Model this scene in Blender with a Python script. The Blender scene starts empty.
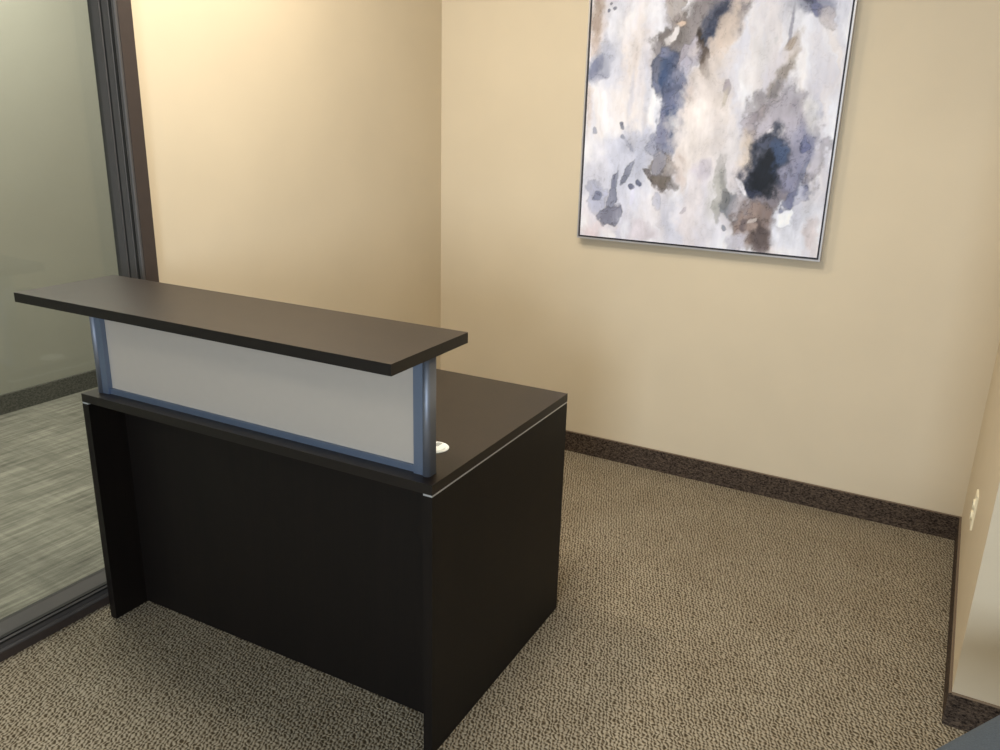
import bpy, bmesh, math, random
import numpy as np
from mathutils import Vector, Matrix

random.seed(4); rng = np.random.default_rng(7)
S = bpy.context.scene
COL = S.collection

# ------------------------------------------------------------------ helpers
def lin(c):
    f = lambda v: v/12.92 if v <= .04045 else ((v+.055)/1.055)**2.4
    return tuple(f(x/255) for x in c)

class NT:
    def __init__(s, name):
        s.m = bpy.data.materials.new(name); s.m.use_nodes = True
        s.t = s.m.node_tree; s.t.nodes.clear()
        s.out = s.t.nodes.new('ShaderNodeOutputMaterial')
        s.b = s.t.nodes.new('ShaderNodeBsdfPrincipled')
        s.t.links.new(s.b.outputs[0], s.out.inputs[0])
    def n(s, typ, **kw):
        nd = s.t.nodes.new('ShaderNode'+typ)
        for k, v in kw.items():
            if k.startswith('i_'):
                nd.inputs[k[2:].replace('_', ' ')].default_value = v
            else: setattr(nd, k, v)
        return nd
    def l(s, a, b): s.t.links.new(a, b)
    def coord(s, scale=(1,1,1), rot=(0,0,0)):
        tc = s.n('TexCoord'); mp = s.n('Mapping')
        mp.inputs['Scale'].default_value = scale; mp.inputs['Rotation'].default_value = rot
        s.l(tc.outputs['Object'], mp.inputs[0]); return mp.outputs[0]
    def ramp(s, fac, stops):
        r = s.n('ValToRGB'); e = r.color_ramp.elements
        while len(e) < len(stops): e.new(.5)
        for k, (p, c) in enumerate(stops):
            e[k].position = p; e[k].color = (*c, 1)
        s.l(fac, r.inputs[0]); return r.outputs[0]
    def math(s, op, a, b=None):
        m = s.n('Math', operation=op)
        for i, v in enumerate((a, b)):
            if v is None: continue
            if isinstance(v, (int, float)): m.inputs[i].default_value = v
            else: s.l(v, m.inputs[i])
        return m.outputs[0]
    def mix(s, fac, a, b, mode='MIX'):
        m = s.n('Mix', data_type='RGBA', blend_type=mode)
        for i, v in ((0, fac), (6, a), (7, b)):
            if isinstance(v, (int, float)): m.inputs[i].default_value = v
            elif isinstance(v, tuple): m.inputs[i].default_value = (*v, 1)
            else: s.l(v, m.inputs[i])
        return m.outputs[2]
    def bump(s, h, strength, dist):
        b = s.n('Bump'); b.inputs['Strength'].default_value = strength; b.inputs['Distance'].default_value = dist
        s.l(h, b.inputs['Height']); s.l(b.outputs[0], s.b.inputs['Normal'])
    def set(s, **kw):
        for k, v in kw.items():
            i = s.b.inputs[k.replace('_', ' ')]
            if isinstance(v, (int, float)): i.default_value = v
            elif isinstance(v, tuple): i.default_value = (*v, 1)
            else: s.l(v, i)
        return s.m

def plain(name, c, rough=.5, metal=0., spec=.5, noise=0., nscale=40):
    t = NT(name); c = lin(c)
    if noise:
        nz = t.n('TexNoise', i_Scale=nscale, i_Detail=4.)
        t.l(t.coord(), nz.inputs['Vector'])
        a = tuple(x*(1-noise) for x in c); b = tuple(min(1, x*(1+noise)) for x in c)
        base = t.ramp(nz.outputs[0], [(.3, a), (.7, b)])
    else: base = c
    return t.set(Base_Color=base, Roughness=rough, Metallic=metal, Specular_IOR_Level=spec)

def wall_mat(name, c):
    t = NT(name); c = lin(c)
    v = t.coord()
    n1 = t.n('TexNoise', i_Scale=2.2, i_Detail=3.); t.l(v, n1.inputs['Vector'])
    n2 = t.n('TexNoise', i_Scale=260., i_Detail=3.); t.l(v, n2.inputs['Vector'])
    t.bump(n2.outputs[0], .12, .002)
    return t.set(Base_Color=t.ramp(n1.outputs[0], [(.3, tuple(x*.97 for x in c)), (.7, tuple(x*1.03 for x in c))]), Roughness=.62, Specular_IOR_Level=.3)

def wood_mat(name, lo, hi, rough, rot=(0,0,0), spec=.5):
    t = NT(name)
    v = t.coord((160, 160, 5), rot)
    n1 = t.n('TexNoise', i_Scale=1., i_Detail=5., i_Roughness=.6); t.l(v, n1.inputs['Vector'])
    v2 = t.coord((18, 18, 1.2), rot)
    n2 = t.n('TexNoise', i_Scale=1., i_Detail=3.); t.l(v2, n2.inputs['Vector'])
    f = t.math('ADD', t.math('MULTIPLY', n1.outputs[0], .6), t.math('MULTIPLY', n2.outputs[0], .4))
    t.bump(n1.outputs[0], .05, .0006)
    return t.set(Base_Color=t.ramp(f, [(.36, lin(lo)), (.62, lin(hi))]), Roughness=rough, Specular_IOR_Level=spec)

def carpet_mat():
    t = NT('carpet_loops')
    v = t.coord()
    def wave(ang, period, amp, nscale):
        nz = t.n('TexNoise', i_Scale=nscale, i_Detail=1.); t.l(v, nz.inputs['Vector'])
        d = t.n('VectorMath', operation='DOT_PRODUCT'); t.l(v, d.inputs[0])
        k = 2*math.pi/period; d.inputs[1].default_value = (k*math.cos(ang), k*math.sin(ang), 0)
        return t.math('SINE', t.math('ADD', d.outputs['Value'], t.math('MULTIPLY', nz.outputs[0], amp)))
    A = wave(math.radians(22), .0105, 13., 52.); B = wave(math.radians(84), .0125, 13., 47.)
    h = t.math('ADD', .5, t.math('ADD', t.math('MULTIPLY', A, .30), t.math('MULTIPLY', B, .22)))
    h = t.math('SUBTRACT', 1., h)
    patch = t.n('TexNoise', i_Scale=5., i_Detail=3.); t.l(t.coord(), patch.inputs['Vector'])
    fine = t.n('TexNoise', i_Scale=420., i_Detail=2.); t.l(t.coord(), fine.inputs['Vector'])
    base = t.ramp(h, [(.1, lin((176,166,147))), (.42, lin((160,149,129))), (.66, lin((115,104,87))), (.88, lin((79,69,53)))])
    base = t.mix(.35, base, t.ramp(fine.outputs[0], [(.3, (.35,.35,.35)), (.7, (1.,1.,1.))]), 'MULTIPLY')
    base = t.mix(1., base, t.ramp(patch.outputs[0], [(.3, (.88,.86,.84)), (.7, (1,1,1))]), 'MULTIPLY')
    inv = t.math('SUBTRACT', 1., h); t.bump(inv, .5, .005)
    return t.set(Base_Color=base, Roughness=.95, Specular_IOR_Level=.1)

def carpet_base_mat(name, lo, hi):
    t = NT(name)
    n = t.n('TexNoise', i_Scale=1., i_Detail=3., i_Roughness=.7); t.l(t.coord((110,110,190)), n.inputs['Vector'])
    t.bump(n.outputs[0], .6, .004)
    return t.set(Base_Color=t.ramp(n.outputs[0], [(.36, lin(lo)), (.66, lin(hi))]), Roughness=.95, Specular_IOR_Level=.1)

def tile_carpet_mat():
    t = NT('streaked_carpet')
    n1 = t.n('TexNoise', i_Scale=1., i_Detail=4., i_Roughness=.65); t.l(t.coord((75,3.2,1)), n1.inputs['Vector'])
    n2 = t.n('TexNoise', i_Scale=1., i_Detail=3.); t.l(t.coord((12,4.5,1)), n2.inputs['Vector'])
    n3 = t.n('TexNoise', i_Scale=1., i_Detail=2., i_Roughness=.5); t.l(t.coord((5,40,1)), n3.inputs['Vector'])
    f = t.math('ADD', t.math('MULTIPLY', n1.outputs[0], .55), t.math('MULTIPLY', n2.outputs[0], .3))
    f = t.math('ADD', f, t.math('MULTIPLY', n3.outputs[0], .15))
    return t.set(Base_Color=t.ramp(f, [(.34, lin((112,109,100))), (.5, lin((148,145,134))), (.66, lin((186,182,168)))]), Roughness=.95, Specular_IOR_Level=.1)

def glass_mat():
    t = NT('partition_glass'); t.t.nodes.remove(t.b)
    fr = t.n('Fresnel', i_IOR=1.45); tr = t.n('BsdfTransparent'); gl = t.n('BsdfGlossy', i_Roughness=.0)
    gm = t.n('NewGeometry'); ior = t.n('MapRange'); ior.inputs['To Min'].default_value = 1.45; ior.inputs['To Max'].default_value = 1/1.45
    t.l(gm.outputs['Backfacing'], ior.inputs[0]); t.l(ior.outputs[0], fr.inputs['IOR'])   # thin pane: both faces reflect alike
    tr.inputs[0].default_value = (.88, .90, .885, 1)
    mx = t.n('MixShader'); t.l(fr.outputs[0], mx.inputs[0]); t.l(tr.outputs[0], mx.inputs[1]); t.l(gl.outputs[0], mx.inputs[2])
    t.l(mx.outputs[0], t.out.inputs[0]); return t.m

def metal_mat(name, c, rough):
    t = NT(name)
    n = t.n('TexNoise', i_Scale=1., i_Detail=2.); t.l(t.coord((700,700,6)), n.inputs['Vector'])
    r = t.n('MapRange'); r.inputs['To Min'].default_value = rough-.05; r.inputs['To Max'].default_value = rough+.06
    t.l(n.outputs[0], r.inputs[0])
    return t.set(Base_Color=lin(c), Metallic=.85, Roughness=r.outputs[0])

M = dict(
  wall=wall_mat('cream_paint', (207,193,168)), olive=wall_mat('olive_grey_paint', (174,171,158)),
  ceil=plain('ceiling_white', (225,222,212), .9, noise=.03),
  carpet=carpet_mat(), base=carpet_base_mat('dark_carpet_strip', (30,25,23), (98,84,72)),
  base2=carpet_base_mat('grey_carpet_strip', (78,77,72), (122,119,110)), tile=tile_carpet_mat(),
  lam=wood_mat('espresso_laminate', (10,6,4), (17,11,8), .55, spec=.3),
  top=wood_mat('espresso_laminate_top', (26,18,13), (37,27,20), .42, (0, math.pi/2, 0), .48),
  edge=plain('espresso_edge_band', (20,15,12), .45, noise=.1),
  alu=metal_mat('satin_aluminium_daylit', (128,142,166), .5), alu2=metal_mat('satin_aluminium_light', (138,143,154), .55),  # bluish base colours carry the reflected cool daylight
  strip=plain('silver_strip', (205,208,212), .35, .6), panel=plain('frosted_white_panel', (182,173,162), .38, noise=.01),
  grom=plain('white_plastic', (232,234,230), .35), dark=plain('black_void', (10,10,10), .6),
  fr1=plain('bronze_frame', (78,75,74), .6, .2, noise=.04), fr2=plain('bronze_frame_face', (62,53,49), .6, .2, noise=.04), groove=plain('black_groove_strip', (22,20,19), .6),
  bind=plain('tan_binding', (112,98,84), .9, spec=.1, noise=.06, nscale=200), slot=plain('grey_plastic', (150,152,150), .4), glass=glass_mat(), frame_silver=plain('silver_leaf_frame', (188,186,188), .35, .5, noise=.03), frame_black=plain('black_frame_inner', (36,32,38), .5),
  plate=plain('ivory_plastic', (240,232,206), .35), cord=plain('ivory_cord', (226,214,184), .45),
  fab=plain('slate_blue_upholstery', (80,87,95), .9, 0, .2, noise=.12, nscale=300), leg=plain('black_metal', (25,25,27), .4, .3),
  lampw=plain('lamp_trim_white', (235,232,225), .5),
)

def obj(name, bm, mat, parent=None, loc=None, rotz=0, smooth=False, bev=0, kind=None, seg=2):
    if bev:
        bmesh.ops.bevel(bm, geom=[e for e in bm.edges if e.is_manifold and e.calc_face_angle(0) > .6], offset=bev, segments=seg, profile=.5, affect='EDGES', clamp_overlap=True)
    bmesh.ops.recalc_face_normals(bm, faces=bm.faces)
    me = bpy.data.meshes.new(name); bm.to_mesh(me); bm.free(); me.materials.append(mat)
    if smooth:
        for p in me.polygons: p.use_smooth = True
    o = bpy.data.objects.new(name, me); COL.objects.link(o)
    if parent: o.parent = parent
    if loc: o.location = loc
    o.rotation_euler.z = rotz
    if kind: o['kind'] = kind
    return o

def box(bm, x0, x1, y0, y1, z0, z1):
    v = [bm.verts.new((x, y, z)) for z in (z0, z1) for x, y in ((x0,y0),(x1,y0),(x1,y1),(x0,y1))]
    for f in ((3,2,1,0),(4,5,6,7),(0,1,5,4),(1,2,6,5),(2,3,7,6),(3,0,4,7)):
        bm.faces.new([v[i] for i in f])
    return bm
def B(*a): return box(bmesh.new(), *a)
def boxes(*ls):
    bm = bmesh.new()
    for l in ls: box(bm, *l)
    return bm
def prism(pts, axis, a, b, bm=None):
    """polygon swept along an axis: pts are the two other coordinates in order"""
    bm = bm or bmesh.new()
    def mk(p, t):
        c = list(p); c.insert(axis, t); return bm.verts.new(c)
    A = [mk(p, a) for p in pts]; Z = [mk(p, b) for p in pts]; n = len(pts)
    for i in range(n): bm.faces.new((A[i], A[(i+1) % n], Z[(i+1) % n], Z[i]))
    bm.faces.new(A[::-1]); bm.faces.new(Z); return bm
def lathe(prof, seg=40):
    """profile of (r, z) revolved about z"""
    bm = bmesh.new(); rings = []
    for r, z in prof:
        if r < 1e-6: rings.append([bm.verts.new((0, 0, z))])
        else: rings.append([bm.verts.new((r*math.cos(2*math.pi*i/seg), r*math.sin(2*math.pi*i/seg), z)) for i in range(seg)])
    for a, b in zip(rings, rings[1:]):
        for i in range(seg):
            j = (i+1) % seg
            if len(a) == 1: bm.faces.new((a[0], b[i], b[j]))
            elif len(b) == 1: bm.faces.new((a[i], a[j], b[0]))
            else: bm.faces.new((a[i], a[j], b[j], b[i]))
    return bm
def tube(pts, r, seg=10):
    bm = bmesh.new(); rings = []; pts = [Vector(p) for p in pts]
    for i, p in enumerate(pts):
        d = (pts[min(i+1, len(pts)-1)]-pts[max(i-1, 0)]).normalized()
        q = d.to_track_quat('Z', 'Y')
        rr = r[i] if isinstance(r, (list, tuple)) else r
        rings.append([bm.verts.new(p+q @ Vector((rr*math.cos(2*math.pi*k/seg), rr*math.sin(2*math.pi*k/seg), 0))) for k in range(seg)])
    for a, b in zip(rings, rings[1:]):
        for k in range(seg): bm.faces.new((a[k], a[(k+1) % seg], b[(k+1) % seg], b[k]))
    bm.faces.new(rings[0][::-1]); bm.faces.new(rings[-1]); return bm
def thing(name, label, cat, loc=(0,0,0), rotz=0, group=None):
    o = bpy.data.objects.new(name, None); o.empty_display_size = .1; COL.objects.link(o)
    o.location = loc; o.rotation_euler.z = rotz; o['label'] = label; o['category'] = cat
    if group: o['group'] = group
    return o
def dark_edges(o):
    # thin edge band round the slab: slightly darker than its laminated top
    o.data.materials.append(M['edge'])
    for p in o.data.polygons:
        if p.normal.z < .5: p.material_index = 1
    return o
def struct(name, bm, mat, **k): return obj(name, bm, mat, kind='structure', **k)

# ------------------------------------------------------------------ room
YB, XL, XR, YR, ZC = 2.013, -1.302, 1.1285, .8205, 2.70
XF, GX = -1.279, -1.379              # frame face and glass plane of the partition
JE, JR = .332, .275                  # outer and inner edge of the jamb
YN, XE, XO = -4.6, 4.0, -3.262       # front wall, far right wall, wall of the next room
struct('floor', B(-1.385, XE, YN, YB+.12, -.06, 0), M['carpet'])
struct('floor_next_room', B(XO-.1, -1.385, YN, YB+1.6, -.06, 0), M['tile'])
struct('ceiling', B(XO-.1, XE, YN, YB+1.6, ZC, ZC+.08), M['ceil'])
struct('wall_back', B(-1.302, XR, YB, YB+.12, 0, ZC), M['wall'])
struct('wall_left', B(-1.42, XL, JE, YB+.12, 0, ZC), M['wall'])
struct('wall_right', B(XR, XE, YR, YB+.12, 0, ZC), M['wall'], bev=.004)
struct('wall_next_room', B(XO-.1, XO, YN, YB+1.6, 0, ZC), M['olive'])
struct('wall_next_room_end', B(XO, -1.385, YB+1.5, YB+1.6, 0, ZC), M['olive'])
struct('wall_east', B(XE, XE+.1, YN, YB+.12, 0, ZC), M['wall'])
WX0, WX1, WZ0, WZ1 = .7, 2.0, .85, 2.15
struct('wall_front', boxes((XO, WX0, YN-.12, YN, 0, ZC), (WX1, XE, YN-.12, YN, 0, ZC), (WX0, WX1, YN-.12, YN, 0, WZ0), (WX0, WX1, YN-.12, YN, WZ1, ZC)), M['wall'])
H = .1025
def skirting(name, axis, a, b, face, wall, mat):
    # thin carpet strip glued to the wall, its top edge eased
    s = 1 if face > wall else -1
    prof = [(wall, 0), (face, 0), (face, H-.003), (face-s*.003, H), (wall, H)]
    o = struct(name, prism(prof, axis, a, b), mat)
    o.data.materials.append(M['bind'])
    for p in o.data.polygons:
        if p.normal.z > .3 and mat is M['base']: p.material_index = 1      # tan binding along the top edge
skirting('baseboard_back', 0, XL, XR, YB-.007, YB, M['base'])
skirting('baseboard_left', 1, JE, YB-.007, XL+.007, XL, M['base'])
skirting('baseboard_right', 1, YR-.0075, YB-.007, XR-.0075, XR, M['base'])
skirting('baseboard_corner', 0, XR, XE, YR-.0075, YR, M['base'])
skirting('baseboard_next_room', 1, YN, YB+1.5, XO+.012, XO, M['base2'])

# glazed partition: sill rail, jamb, head and pane
win = bpy.data.objects.new('window_1', None); COL.objects.link(win); win['kind'] = 'structure'
G0, G1 = GX-.004, GX+.004
sill = [(XF, 0), (XF, .030), (XF-.004, .034), (XF-.010, .034), (XF-.010, .054), (XF-.014, .057), (XF-.090, .060), (GX-.012, .060), (GX-.012, 0)]
obj('sill_rail', prism([(x, z) for x, z in sill], 1, YN, JE), M['fr1'], win)
obj('groove_strip', boxes((XF-.030, XF-.016, YN, JR, .0575, .0612), (XF-.0105, XF-.0095, YN, JR, .047, .053)), M['groove'], win)  # black strips stand in for the recessed grooves of the sill
obj('sill_face', B(XF-.001, XF+.002, YN, JE, 0, .026), M['fr2'], win)
jamb = [(XF, JE), (XF, JR+.004), (XF-.003, JR+.001), (XF-.012, JR), (XF-.016, JR+.004), (XF-.022, JR+.004), (XF-.026, JR-.002), (XF-.052, JR-.002), (XF-.055, JR+.005), (XF-.060, JR+.005), (XF-.063, JR-.004), (GX-.012, JR-.004), (GX-.012, JE)]
jb = bmesh.new()
lo = [jb.verts.new((x, y, .04)) for x, y in jamb]; hi = [jb.verts.new((x, y, ZC)) for x, y in jamb]
for i in range(len(jamb)):
    j = (i+1) % len(jamb); jb.faces.new((lo[i], lo[j], hi[j], hi[i]))
jb.faces.new(lo); jb.faces.new(hi[::-1])
obj('jamb', jb, M['fr1'], win)
obj('jamb_face', B(XF-.001, XF+.002, JR+.010, JE, 0, ZC), M['fr2'], win)
obj('groove_strip', boxes((XF-.0235, XF-.0145, JR-.0005, JR+.0045, .06, ZC), (XF-.0615, XF-.0535, JR-.0005, JR+.0055, .06, ZC)), M['groove'], win)  # black strips fill the grooves of the jamb profile
obj('head_rail', B(GX-.012, XF, YN, JR, ZC-.06, ZC), M['fr1'], win)
obj('mullion', B(GX-.012, XF, -1.86, -1.80, .06, ZC-.06), M['fr1'], win)
obj('glass_pane', B(G0, G1, -1.80, JR-.004, .06, ZC-.06), M['glass'], win)
obj('glass_pane', B(G0, G1, YN, -1.86, .06, ZC-.06), M['glass'], win)

# ------------------------------------------------------------------ reception desk (origin: near right corner at the floor)
TH = .0232
W, D, HT, T = 1.2065, .762, .750, .0254
desk = thing('reception_desk', 'dark espresso reception desk with raised transaction counter and frosted white front screen', 'desk', (0, 0, 0), TH)
PT, GAP = .0254, .005
ZP = HT-T-GAP
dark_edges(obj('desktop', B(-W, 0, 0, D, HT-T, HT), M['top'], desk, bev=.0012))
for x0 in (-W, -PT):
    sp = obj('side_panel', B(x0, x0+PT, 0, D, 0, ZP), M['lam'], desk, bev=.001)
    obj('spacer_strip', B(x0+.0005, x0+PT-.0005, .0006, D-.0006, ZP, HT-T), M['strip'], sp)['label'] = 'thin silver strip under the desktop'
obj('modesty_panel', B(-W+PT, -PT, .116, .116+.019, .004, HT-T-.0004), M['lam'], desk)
# transaction counter
HC = 1.0745
dark_edges(obj('transaction_counter', B(-W, 0, -.151, .152, HC-T, HC), M['top'], desk, bev=.0012))
def post(sgn, cx):
    """extruded post: rounded column outside, flat channel towards the screen; sgn=+1 the right post"""
    ys, ye, r = .0305, .070, .0105
    col = []
    for k in range(13):
        a = math.pi*(1+k/12); col.append((cx+r*math.cos(a), ys+r+r*math.sin(a)))
    for k in range(13):
        a = math.pi*k/12; col.append((cx+r*math.cos(a), ye-r+r*math.sin(a)))
    bm = bmesh.new(); V0 = [bm.verts.new((x, y, HT)) for x, y in col]; V1 = [bm.verts.new((x, y, HC-T)) for x, y in col]
    n = len(col)
    for i in range(n): bm.faces.new((V0[i], V0[(i+1) % n], V1[(i+1) % n], V1[i]))
    bm.faces.new(V0); bm.faces.new(V1)
    p = obj('support_post', bm, M['alu2'], desk)
    for q in p.data.polygons:
        if abs(q.normal.z) < .5: q.use_smooth = True
    a, b = sorted((cx-sgn*.0085, cx-sgn*.0345))
    c = obj('screen_channel', boxes((a, b, .036, .066, HT, HC-T)), M['alu'], p, bev=.002)
    return p
post(1, -.0395); post(-1, -W+.0395)
SX0, SX1 = -W+.0745, -.0745
pan = obj('front_screen', B(SX0, SX1, .050, .056, HT+.012, HC-T), M['panel'], desk)
pan['label'] = 'frosted white screen panel'
for z0, z1 in ((HT, HT+.016), (HC-T-.012, HC-T)):
    obj('screen_rail', B(SX0, SX1, .042, .066, z0, z1), M['alu'], desk, bev=.002)
# cable grommets with a slotted cap
for gx, gy in ((-.114, .190), (-W+.062, .172)):
    g = obj('cable_grommet', lathe([(0, .0002), (.036, .0002), (.0365, .0012), (.0345, .0032), (.031, .0036), (.0295, .0022), (0, .0022)], 48), M['grom'], desk, loc=(gx, gy, HT), smooth=False)
    g['label'] = 'round white cable grommet'
    cap = obj('grommet_cap', lathe([(0, .0024), (.028, .0024), (.0282, .0034), (.027, .0042), (0, .0042)], 48), M['grom'], g)
    obj('cable_slot', boxes((-.007, .007, .004, .0262, .0040, .0046)), M['slot'], cap)

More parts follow.
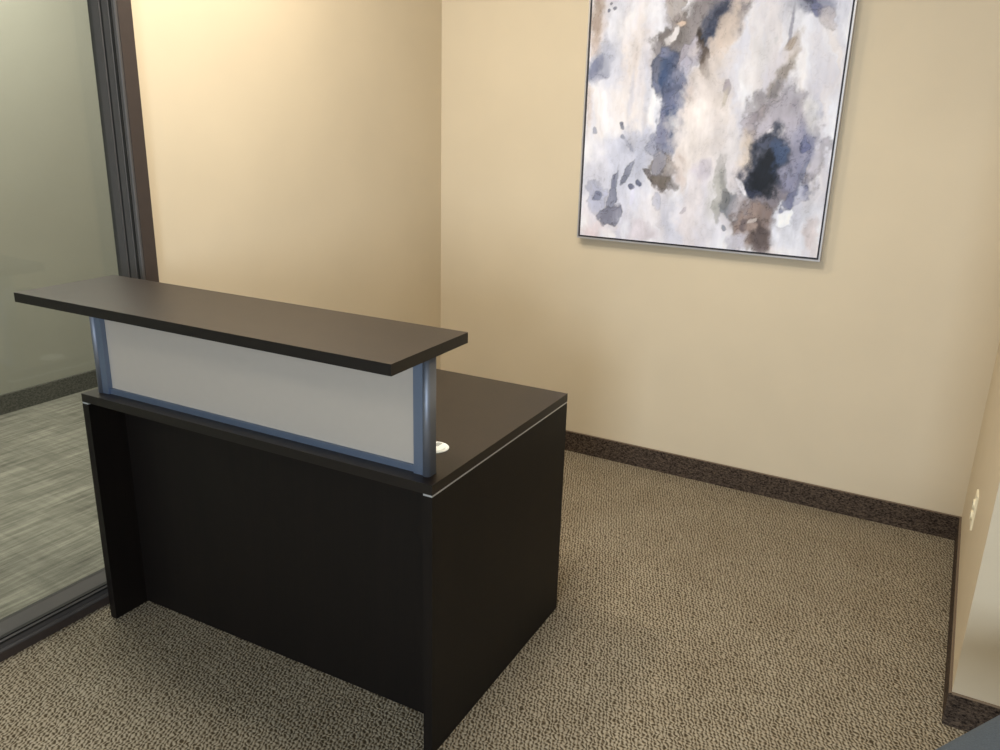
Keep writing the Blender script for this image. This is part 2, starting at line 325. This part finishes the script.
# ------------------------------------------------------------------ abstract painting
PX0, PX1, PZ0, PZ1 = -.552, .4799, 1.0395, 2.085
FY = YB-.042
art = thing('abstract_painting', 'large abstract watercolour canvas in blue, grey and white, thin silver frame, on back wall', 'painting', (PX0, YB, PZ0))
AW, AH = PX1-PX0, PZ1-PZ0
ft, gap = .006, .0075
bm = boxes((0, ft, -.042, 0, 0, AH), (AW-ft, AW, -.042, 0, 0, AH), (ft, AW-ft, -.042, 0, 0, ft), (ft, AW-ft, -.042, 0, AH-ft, AH))
obj('picture_frame', bm, M['frame_silver'], art)
g2 = ft+gap
bm = boxes((ft, AW-ft, -.030, -.001, ft, AH-ft))
obj('backing', bm, M['frame_black'], art)
BLOBS = """0.034 0.920 0.025 0.066 0 150 130 115 0.70 0.50
0.029 0.835 0.025 0.062 0 215 190 175 0.70 0.60
0.012 0.597 0.020 0.118 0 225 205 195 0.70 0.70
0.131 0.935 0.049 0.043 0 190 195 215 0.60 0.60
0.127 0.845 0.039 0.105 5 222 224 236 0.50 0.70
0.090 0.921 0.006 0.006 0 105 110 130 0.80 0.30
0.114 0.928 0.007 0.007 0 110 115 135 0.80 0.30
0.095 0.951 0.005 0.005 0 110 115 135 0.80 0.30
0.071 0.735 0.026 0.072 12 156 162 184 0.75 0.60
0.052 0.711 0.017 0.046 8 122 130 160 0.80 0.50
0.065 0.673 0.022 0.020 0 150 155 180 0.60 0.50
0.226 0.771 0.022 0.131 14 236 224 216 0.60 0.70
0.217 0.710 0.013 0.092 8 226 214 210 0.50 0.70
0.273 0.612 0.013 0.098 0 200 205 225 0.55 0.60
0.205 0.599 0.009 0.105 4 205 208 226 0.50 0.60
0.379 0.915 0.036 0.085 -6 168 158 152 0.80 0.35
0.431 0.838 0.075 0.062 20 152 143 141 0.85 0.35
0.377 0.798 0.066 0.059 0 138 132 131 0.85 0.25
0.343 0.811 0.033 0.039 -20 118 110 108 0.70 0.30
0.355 0.751 0.052 0.039 20 152 147 152 0.80 0.40
0.440 0.941 0.024 0.033 10 240 240 245 0.95 0.25
0.493 0.911 0.066 0.049 40 132 124 126 0.85 0.40
0.473 0.866 0.039 0.059 20 168 160 162 0.70 0.50
0.572 0.925 0.062 0.052 35 112 108 118 0.80 0.45
0.534 0.876 0.034 0.092 16 66 74 98 0.90 0.45
0.529 0.864 0.020 0.059 14 52 62 90 0.80 0.50
0.569 0.841 0.028 0.112 18 218 198 182 0.80 0.50
0.546 0.761 0.022 0.066 10 214 194 180 0.70 0.50
0.505 0.761 0.017 0.062 -22 76 63 56 0.95 0.25
0.363 0.875 0.033 0.014 -60 150 140 140 0.80 0.30
0.384 0.877 0.022 0.013 10 236 206 182 0.90 0.30
0.357 0.837 0.034 0.013 -70 226 221 222 0.85 0.30
0.362 0.673 0.059 0.075 10 108 117 150 0.85 0.20
0.327 0.697 0.030 0.039 0 116 120 140 0.70 0.20
0.369 0.667 0.030 0.062 0 70 90 130 0.90 0.45
0.383 0.619 0.026 0.023 0 84 104 146 0.80 0.30
0.440 0.750 0.033 0.049 35 168 163 178 0.85 0.25
0.443 0.721 0.020 0.026 30 176 172 190 0.85 0.20
0.449 0.650 0.039 0.066 0 188 192 215 0.60 0.40
0.404 0.577 0.043 0.085 4 126 134 166 0.80 0.35
0.394 0.540 0.020 0.046 0 70 86 130 0.70 0.40
0.517 0.620 0.062 0.131 6 232 220 214 0.75 0.50
0.464 0.571 0.026 0.052 0 225 205 195 0.60 0.60
0.604 0.644 0.010 0.024 -10 170 160 168 0.80 0.30
0.600 0.609 0.008 0.033 12 200 190 175 0.70 0.50
0.895 0.916 0.066 0.037 0 132 137 162 0.80 0.40
0.864 0.930 0.026 0.014 0 80 86 106 0.90 0.40
0.898 0.900 0.017 0.023 0 110 116 160 0.70 0.30
0.937 0.878 0.033 0.034 0 206 196 200 0.75 0.30
0.798 0.910 0.037 0.057 0 204 204 214 0.60 0.60
0.814 0.843 0.006 0.075 3 140 140 156 0.80 0.40
0.820 0.737 0.020 0.069 8 192 178 166 0.70 0.40
0.837 0.727 0.014 0.034 0 198 186 176 0.60 0.40
0.815 0.781 0.023 0.013 -70 180 160 140 0.70 0.30
0.804 0.668 0.020 0.049 25 150 141 134 0.80 0.50
0.787 0.618 0.011 0.046 10 128 124 126 0.80 0.40
0.761 0.806 0.007 0.013 10 200 200 206 0.80 0.40
0.795 0.737 0.015 0.034 0 215 212 222 0.50 0.50
0.717 0.748 0.034 0.069 20 236 232 230 0.50 0.70
0.253 0.426 0.070 0.053 -20 192 198 222 0.75 0.40
0.328 0.405 0.045 0.033 40 150 155 180 0.70 0.35
0.392 0.501 0.039 0.111 4 112 121 156 0.85 0.35
0.392 0.501 0.018 0.048 0 60 80 122 0.80 0.50
0.357 0.461 0.021 0.049 10 150 154 185 0.60 0.30
0.057 0.468 0.010 0.011 0 165 170 192 0.80 0.30
0.175 0.476 0.008 0.013 -20 132 137 158 0.85 0.25
0.181 0.436 0.010 0.008 30 132 137 158 0.85 0.25
0.205 0.412 0.008 0.033 -35 165 170 195 0.70 0.40
0.174 0.226 0.131 0.123 20 206 211 232 0.70 0.60
0.069 0.270 0.057 0.098 0 222 222 236 0.50 0.60
0.147 0.216 0.018 0.074 12 140 145 168 0.85 0.20
0.149 0.258 0.011 0.025 0 130 135 160 0.70 0.25
0.138 0.117 0.038 0.036 -30 143 145 166 0.90 0.18
0.074 0.194 0.028 0.049 6 170 176 206 0.60 0.30
0.079 0.190 0.015 0.018 20 118 124 150 0.80 0.25
0.217 0.286 0.014 0.051 24 134 139 160 0.90 0.20
0.203 0.261 0.013 0.016 0 128 133 152 0.80 0.20
0.244 0.227 0.012 0.011 0 118 123 148 0.90 0.20
0.275 0.249 0.011 0.011 0 96 102 128 0.90 0.20
0.249 0.197 0.008 0.033 10 200 200 222 0.70 0.40
0.319 0.292 0.011 0.025 -55 128 123 126 0.90 0.20
0.379 0.311 0.039 0.048 0 140 131 128 0.90 0.20
0.382 0.275 0.033 0.025 20 122 113 104 0.80 0.25
0.359 0.346 0.025 0.028 0 146 146 160 0.80 0.25
0.444 0.323 0.020 0.070 0 208 186 176 0.60 0.50
0.451 0.359 0.011 0.016 0 165 140 130 0.60 0.40
0.514 0.330 0.026 0.036 0 206 198 216 0.70 0.40
0.368 0.189 0.016 0.033 -10 176 182 208 0.60 0.25
0.415 0.102 0.028 0.123 0 206 209 228 0.60 0.60
0.319 0.094 0.049 0.098 0 224 218 226 0.50 0.60
0.056 0.033 0.049 0.036 0 226 206 210 0.70 0.50
0.305 0.046 0.052 0.036 0 214 204 214 0.70 0.50
0.188 0.031 0.016 0.049 0 202 204 224 0.60 0.50
0.483 0.457 0.082 0.107 0 236 226 220 0.75 0.50
0.500 0.109 0.033 0.098 0 232 222 222 0.60 0.60
0.471 0.147 0.010 0.016 30 186 178 190 0.70 0.30
0.605 0.300 0.016 0.049 0 140 142 150 0.60 0.30
0.607 0.251 0.024 0.088 0 166 166 162 0.85 0.30
0.578 0.213 0.020 0.070 0 222 220 214 0.50 0.60
0.654 0.192 0.028 0.039 -20 120 126 136 0.80 0.30
0.633 0.217 0.015 0.028 0 140 140 140 0.60 0.30
0.637 0.100 0.009 0.013 0 150 155 172 0.80 0.30
0.789 0.542 0.079 0.060 20 166 160 166 0.80 0.35
0.751 0.503 0.039 0.056 10 150 139 139 0.85 0.30
0.722 0.532 0.024 0.037 20 168 160 170 0.70 0.25
0.852 0.444 0.098 0.130 0 178 173 186 0.85 0.30
0.805 0.484 0.022 0.022 0 225 220 224 0.70 0.30
0.704 0.388 0.030 0.088 12 228 208 186 0.80 0.50
0.687 0.300 0.046 0.037 0 222 216 224 0.70 0.40
0.832 0.265 0.102 0.084 15 142 137 150 0.90 0.35
0.897 0.354 0.037 0.139 12 126 131 166 0.75 0.45
0.874 0.403 0.037 0.084 0 160 158 178 0.60 0.50
0.791 0.349 0.058 0.116 8 66 72 90 0.90 0.30
0.782 0.323 0.039 0.084 4 38 44 56 0.95 0.35
0.797 0.442 0.033 0.020 10 82 88 108 0.90 0.20
0.832 0.397 0.024 0.046 0 78 98 136 0.80 0.45
0.755 0.256 0.028 0.023 20 60 66 88 0.80 0.30
0.809 0.168 0.061 0.084 15 144 136 144 0.85 0.35
0.718 0.187 0.046 0.046 0 182 176 184 0.70 0.40
0.763 0.110 0.067 0.093 0 152 132 124 0.90 0.30
0.813 0.061 0.037 0.046 0 128 116 120 0.70 0.35
0.788 0.086 0.033 0.056 -20 108 95 92 0.70 0.40
0.717 0.116 0.015 0.022 0 112 102 108 0.70 0.30
0.749 0.109 0.024 0.022 0 196 172 160 0.80 0.40
0.753 0.136 0.019 0.007 -30 224 212 206 0.70 0.30
0.704 0.033 0.039 0.041 0 190 190 206 0.75 0.40
0.918 0.119 0.060 0.084 10 228 231 244 0.90 0.50
0.882 0.173 0.037 0.037 20 235 238 250 0.80 0.30
0.920 0.426 0.017 0.020 -20 92 98 138 0.85 0.20
0.914 0.446 0.007 0.019 10 110 116 150 0.80 0.20
0.920 0.236 0.022 0.056 55 112 118 152 0.80 0.20
0.924 0.305 0.008 0.061 14 136 141 170 0.70 0.30
0.932 0.177 0.013 0.084 0 202 204 220 0.70 0.40
0.963 0.231 0.019 0.056 0 206 204 214 0.50 0.50
0.698 0.273 0.032 0.011 50 240 238 246 0.80 0.30
0.937 0.545 0.028 0.051 0 240 238 228 0.50 0.60
0.983 0.077 0.024 0.060 0 226 212 212 0.80 0.50
0.603 0.418 0.084 0.102 0 240 233 234 0.60 0.60
0.539 0.327 0.019 0.037 0 206 200 216 0.60 0.40"""
N = 340
cw, ch = AW-2*g2, AH-2*g2
uu, vv = np.meshgrid(np.linspace(g2, AW-g2, N), np.linspace(g2, AH-g2, N))
def vnoise(x, y, seed):
    r = np.random.default_rng(seed).random((64, 64))
    xi, yi = np.floor(x).astype(int), np.floor(y).astype(int); fx, fy = x-xi, y-yi
    fx = fx*fx*(3-2*fx); fy = fy*fy*(3-2*fy); g = lambda a, b: r[a % 64, b % 64]
    return (g(xi, yi)*(1-fx)+g(xi+1, yi)*fx)*(1-fy)+(g(xi, yi+1)*(1-fx)+g(xi+1, yi+1)*fx)*fy
def fbm(x, y, seed, o=4):
    t = 0; a = .5
    for k in range(o): t = t+a*(vnoise(x*2**k+3.1*k, y*2**k+1.7*k, seed+k)-.5); a *= .55
    return t
lin_a = lambda c: np.where(c <= .04045, c/12.92, ((c+.055)/1.055)**2.4)
base = np.array([246, 248, 255.])/255
img = np.ones((N, N, 3))*base
def over(c, m):
    global img
    img = img+(np.clip(np.array(c)/255, 0, 1)-img)*m[..., None]
# slanted coordinate along which the washes run
su, sv = uu+.18*vv, vv
wx = fbm(uu*8, vv*7, 11, 6)*.075+fbm(uu*30, vv*26, 23, 4)*.034+fbm(uu*95, vv*85, 29, 3)*.009
wy = fbm(uu*8, vv*7, 37, 6)*.085+fbm(uu*30, vv*26, 51, 4)*.034+fbm(uu*95, vv*85, 59, 3)*.009
for k, (c, sx, sy, a) in enumerate((((206,211,234), 8, 2.6, .75), ((234,221,214), 7, 2.4, .7), ((250,251,255), 5, 3, .9), ((196,197,216), 15, 4, .55), ((226,208,196), 18, 3, .4))):
    m = np.clip((fbm((su+wx)*sx, (sv+wy)*sy, 100+9*k, 5)*3.2+.30), 0, 1)**1.4*a
    over(c, m)
# broad diluted masses under the darker marks
for x, z, rx, ry, ang, c, al in ((.37, .80, .10, .17, 18, (176,172,182), .62), (.42, .58, .085, .20, 8, (172,178,206), .62), (.17, .30, .17, .13, -30, (186,193,220), .62), (.36, .40, .15, .07, -50, (176,182,208), .6),
        (.80, .40, .17, .23, 12, (158,155,172), .75), (.74, .17, .15, .14, -10, (172,164,168), .7), (.53, .52, .10, .24, 8, (232,218,208), .7), (.58, .86, .05, .16, 22, (226,208,194), .6), (.86, .95, .16, .08, 0, (184,188,208), .6),
        (.80, .66, .05, .18, 14, (196,190,198), .55), (.64, .33, .06, .16, 0, (206,206,210), .55), (.06, .88, .05, .14, 0, (190,176,172), .6), (.10, .72, .08, .12, 10, (190,196,218), .6), (.10, .12, .14, .10, 0, (224,212,220), .6), (.52, .16, .12, .2, 0, (222,220,234), .6), (.25, .78, .06, .22, 6, (220,216,226), .55)):
    dx, dy = uu+1.5*wx-x, vv+1.5*wy-z; a = math.radians(ang)
    px = dx*math.cos(a)-dy*math.sin(a); py = dx*math.sin(a)+dy*math.cos(a)
    d = np.sqrt((px/rx)**2+(py/ry)**2)+fbm(uu*16, vv*9, int(900+x*1000), 5)*1.0
    t = np.clip((1.25-d)/.8, 0, 1); t = t*t*(3-2*t)
    over(np.array(c)*(1+.35*fbm(uu*14, vv*9, int(700+z*1000), 5))[..., None], t*al)
for bi, ln in enumerate(BLOBS.split('\n')):
    x, z, rx, ry, ang, r, g, b, al, so = [float(q) for q in ln.split()]
    sm = min(rx, ry)
    k = min(1., .12+sm/.026)                                 # small marks are warped less
    gr = 1.05+.30*min(1, sm/.02)
    rx *= gr; ry *= gr
    dx, dy = uu+wx*k-x, vv+wy*k-z
    a = math.radians(ang); px = dx*math.cos(a)-dy*math.sin(a); py = dx*math.sin(a)+dy*math.cos(a)
    ro = fbm(uu*26, vv*18, 200+bi, 5)
    d = np.sqrt((px/rx)**2+(py/ry)**2)+ro*(.75+so*.5)*min(1, .3+sm/.02)
    lo, hi = 1.02-so*1.1, 1.02+so*.6
    t = np.clip((hi-d)/(hi-lo), 0, 1); t = t*t*(3-2*t)
    t *= np.clip(1+.9*fbm(uu*30, vv*10, 600+bi, 4), .3, 1.0)
    tone = 1+.45*fbm(uu*15, vv*10, 400+bi, 5)
    c = np.array([r, g, b])/255*tone[..., None]*(1.0-.04*so)
    if so <= .35: c = c*(1-.26*np.exp(-((d-.96)/.10)**2))[..., None]   # pigment gathers at a wet edge
    img += (np.clip(c, 0, 1)-img)*np.clip(t*al*1.08, 0, 1)[..., None]
# fine drying lines inside the darker washes
lum = img.mean(-1); f = fbm((uu+wx)*13, (vv+wy)*11, 811, 5)
ln_ = np.exp(-((np.abs(f % .16-.08))/.008)**2)*np.clip((.93-lum)*3, 0, 1)
img *= (1-.20*ln_)[..., None]
img *= (1+.06*fbm(uu*60, vv*16, 77, 3))[..., None]
# a little more depth in the tones, cooler lights
img = np.clip(img, 0, 1); img = img+(img-.62)*.12*(1-img)*2
g_ = img.mean(-1, keepdims=True); img = g_+(img-g_)*.78; img *= np.array([.985, .99, 1.015])
img = lin_a(np.clip(img, 0, 1))
me = bpy.data.meshes.new('canvas')
co = np.stack([uu, np.full_like(uu, -.038), vv], -1).reshape(-1, 3)
idx = np.arange(N*N).reshape(N, N)
q = np.stack([idx[:-1, :-1], idx[:-1, 1:], idx[1:, 1:], idx[1:, :-1]], -1).reshape(-1, 4)
# front face plus a rim returning to the backing
rim = np.concatenate([idx[0, :], idx[1:, -1], idx[-1, -2::-1], idx[-2:0:-1, 0]])
co2 = co[rim].copy(); co2[:, 1] = -.0302
rid = np.arange(len(rim))+N*N; nx = np.roll(np.arange(len(rim)), -1)
q2 = np.stack([rim, rid, rid[nx], rim[nx]], -1)
co = np.concatenate([co, co2]); q = np.concatenate([q, q2])
me.from_pydata(co.tolist(), [], q.tolist())
ca = me.color_attributes.new('paint', 'FLOAT_COLOR', 'POINT')
cols = np.ones((len(co), 4)); cols[:N*N, :3] = img.reshape(-1, 3); cols[N*N:, :3] = img.reshape(-1, 3)[rim]
ca.data.foreach_set('color', cols.astype(np.float32).ravel())
t = NT('watercolour_canvas')
at = t.n('Attribute', attribute_name='paint')
wv = t.n('TexNoise', i_Scale=900., i_Detail=2.); t.l(t.coord(), wv.inputs['Vector'])
br = t.n('TexNoise', i_Scale=1., i_Detail=4.); t.l(t.coord((60, 60, 14), (0, .15, 0)), br.inputs['Vector'])
pc = t.mix(1., at.outputs['Color'], t.ramp(br.outputs[0], [(.3, (.93,.93,.94)), (.7, (1.,1.,1.))]), 'MULTIPLY')
t.bump(wv.outputs[0], .08, .001)
me.materials.append(t.set(Base_Color=pc, Roughness=.45, Specular_IOR_Level=.35))
cv = bpy.data.objects.new('canvas', me); COL.objects.link(cv); cv.parent = art

# ------------------------------------------------------------------ wall outlet and cord on the right wall
outl = thing('wall_outlet', 'ivory duplex power outlet low on the right-hand wall near back corner', 'outlet', (XR, 1.40, .395))
obj('cover_plate', B(-.006, 0, -.035, .035, -.0575, .0575), M['plate'], outl, bev=.002)
for dz in (.0195, -.0195):
    r_ = obj('receptacle', prism([(.017*math.cos(a)*1., dz+max(-.0135, min(.0135, .0165*math.sin(a)))) for a in [2*math.pi*k/24 for k in range(24)]], 0, -.011, -.006), M['plate'], outl)
    obj('slot', boxes((-.0114, -.0109, -.0075, -.0055, dz-.002, dz+.006), (-.0114, -.0109, .0055, .0075, dz-.002, dz+.006)), M['dark'], r_)
def smooth_path(p, n=6):
    p = [Vector(a) for a in p]; out = []
    for i in range(len(p)-1):
        a, b, c, d = p[max(i-1, 0)], p[i], p[i+1], p[min(i+2, len(p)-1)]
        for k in range(n):
            t = k/n
            out.append(.5*((2*b)+(c-a)*t+(2*a-5*b+4*c-d)*t*t+(3*b-a-3*c+d)*t**3))
    return out+[p[-1]]

# ------------------------------------------------------------------ chair whose seat corner enters at the lower right
CA = math.atan2(.161, .099)                     # direction of the seat's front edge
CS = .053
chair = thing('guest_chair', 'slate blue upholstered chair at the lower right, only its seat edge in view', 'chair', (1.184-.85*CS, .212+.53*CS, 0), CA)
SW, SD, SZ = .26, .50, .45
def cushion(x0, x1, y0, y1, z0, z1, crown=.012, bev=.022):
    bm = bmesh.new(); nx = ny = 12
    grid = {}
    for s in (0, 1):
        for i in range(nx+1):
            for j in range(ny+1):
                u, v = i/nx, j/ny
                z = (z1-crown+crown*(1-(2*u-1)**4)*(1-(2*v-1)**4)) if s else z0
                grid[s, i, j] = bm.verts.new((x0+(x1-x0)*u, y0+(y1-y0)*v, z))
    for s in (0, 1):
        for i in range(nx):
            for j in range(ny): bm.faces.new([grid[s, a, b] for a, b in ((i,j),(i+1,j),(i+1,j+1),(i,j+1))])
    per = [(i, 0) for i in range(nx)]+[(nx, j) for j in range(ny)]+[(i, ny) for i in range(nx, 0, -1)]+[(0, j) for j in range(ny, 0, -1)]
    for a, b in zip(per, per[1:]+per[:1]): bm.faces.new((grid[0, *a], grid[0, *b], grid[1, *b], grid[1, *a]))
    bmesh.ops.recalc_face_normals(bm, faces=bm.faces)
    bmesh.ops.bevel(bm, geom=[e for e in bm.edges if e.calc_face_angle(0) > .9], offset=bev, segments=4, profile=.5, affect='EDGES', clamp_overlap=True)
    return bm
obj('seat', cushion(-SW, SW, -SD, 0, SZ-.075, SZ), M['fab'], chair, smooth=True)
bk = cushion(-SW+.01, SW-.01, -.02, .045, SZ+.12, SZ+.46, 0, .018)
bmesh.ops.rotate(bk, verts=bk.verts, cent=(0, 0, SZ+.1), matrix=Matrix.Rotation(math.radians(10), 3, 'X'))
bmesh.ops.translate(bk, verts=bk.verts, vec=(0, -SD-.03, 0))
obj('backrest', bk, M['fab'], chair, smooth=True)
for sx in (-1, 1):
    x = sx*(SW-.035)
    obj('leg', tube([(x, -.05, SZ-.078), (x, -.045, .2), (x, -.035, 0)], [.013, .012, .011]), M['leg'], chair, smooth=True)
    obj('leg', tube([(x, -SD+.06, SZ-.078), (x, -SD+.03, .2), (x, -SD-.03, 0)], [.013, .012, .011]), M['leg'], chair, smooth=True)
    obj('back_upright', tube(smooth_path([(x*.8, -SD+.05, SZ-.065), (x*.8, -SD-.02, SZ-.062), (x*.8, -SD-.065, SZ-.02), (x*.8, -SD-.075, SZ+.08), (x*.8, -SD-.10, SZ+.25)]), .011), M['leg'], chair, smooth=True)
obj('seat_frame', boxes((-SW+.02, SW-.02, -.065, -.035, SZ-.098, SZ-.076), (-SW+.02, SW-.02, -SD+.045, -SD+.075, SZ-.098, SZ-.076), (-SW+.02, -SW+.05, -SD+.045, -.035, SZ-.098, SZ-.076), (SW-.05, SW-.02, -SD+.045, -.035, SZ-.098, SZ-.076)), M['leg'], chair, bev=.003)

# ------------------------------------------------------------------ light
def area(name, loc, size, power, color, target=None, rot=None, sy=None, spread=None):
    l = bpy.data.lights.new(name, 'AREA'); l.energy = power; l.color = color
    l.shape = 'RECTANGLE'; l.size = size; l.size_y = sy or size
    if spread: l.spread = math.radians(spread)
    o = bpy.data.objects.new(name, l); COL.objects.link(o); o.location = loc
    if target is not None: o.rotation_euler = (Vector(target)-Vector(loc)).to_track_quat('-Z', 'Y').to_euler()
    elif rot: o.rotation_euler = rot
    return o
WARM, NEUT, COOL = (1., .88, .70), (1., .94, .83), (.72, .85, 1.)
area('downlight', (-.95, .62, ZC-.012), .22, 17, WARM)
area('troffer', (-.15, .05, ZC-.012), .55, 36, NEUT, sy=.55)
area('troffer_rear', (.9, -2.4, ZC-.012), 1.1, 11, NEUT, sy=.55)
area('window_daylight', ((WX0+WX1)/2, YN-.02, (WZ0+WZ1)/2), WX1-WX0-.02, 128, COOL, rot=(math.radians(90), 0, 0), sy=WZ1-WZ0-.02)
area('next_room_troffer', (-2.6, .7, ZC-.012), .6, 40, (1., .97, .88), sy=1.2)
area('next_room_troffer', (-2.6, -2.6, ZC-.012), .6, 14, (1., .97, .88), sy=1.2)
w = bpy.data.worlds.new('World'); S.world = w; w.use_nodes = True
w.node_tree.nodes['Background'].inputs[0].default_value = (.75, .85, 1, 1); w.node_tree.nodes['Background'].inputs[1].default_value = .3

# ------------------------------------------------------------------ camera
cam = bpy.data.cameras.new('camera'); cam.sensor_width = 36; cam.lens = 29.5844; cam.clip_start = .05
co_ = bpy.data.objects.new('camera', cam); COL.objects.link(co_)
co_.location = (.9475, -1.4086, 1.55); co_.rotation_euler = (1.264941, -.025059, .513677)
S.camera = co_
S.view_settings.view_transform = 'Standard'; S.view_settings.look = 'None'; S.view_settings.exposure = 0.19
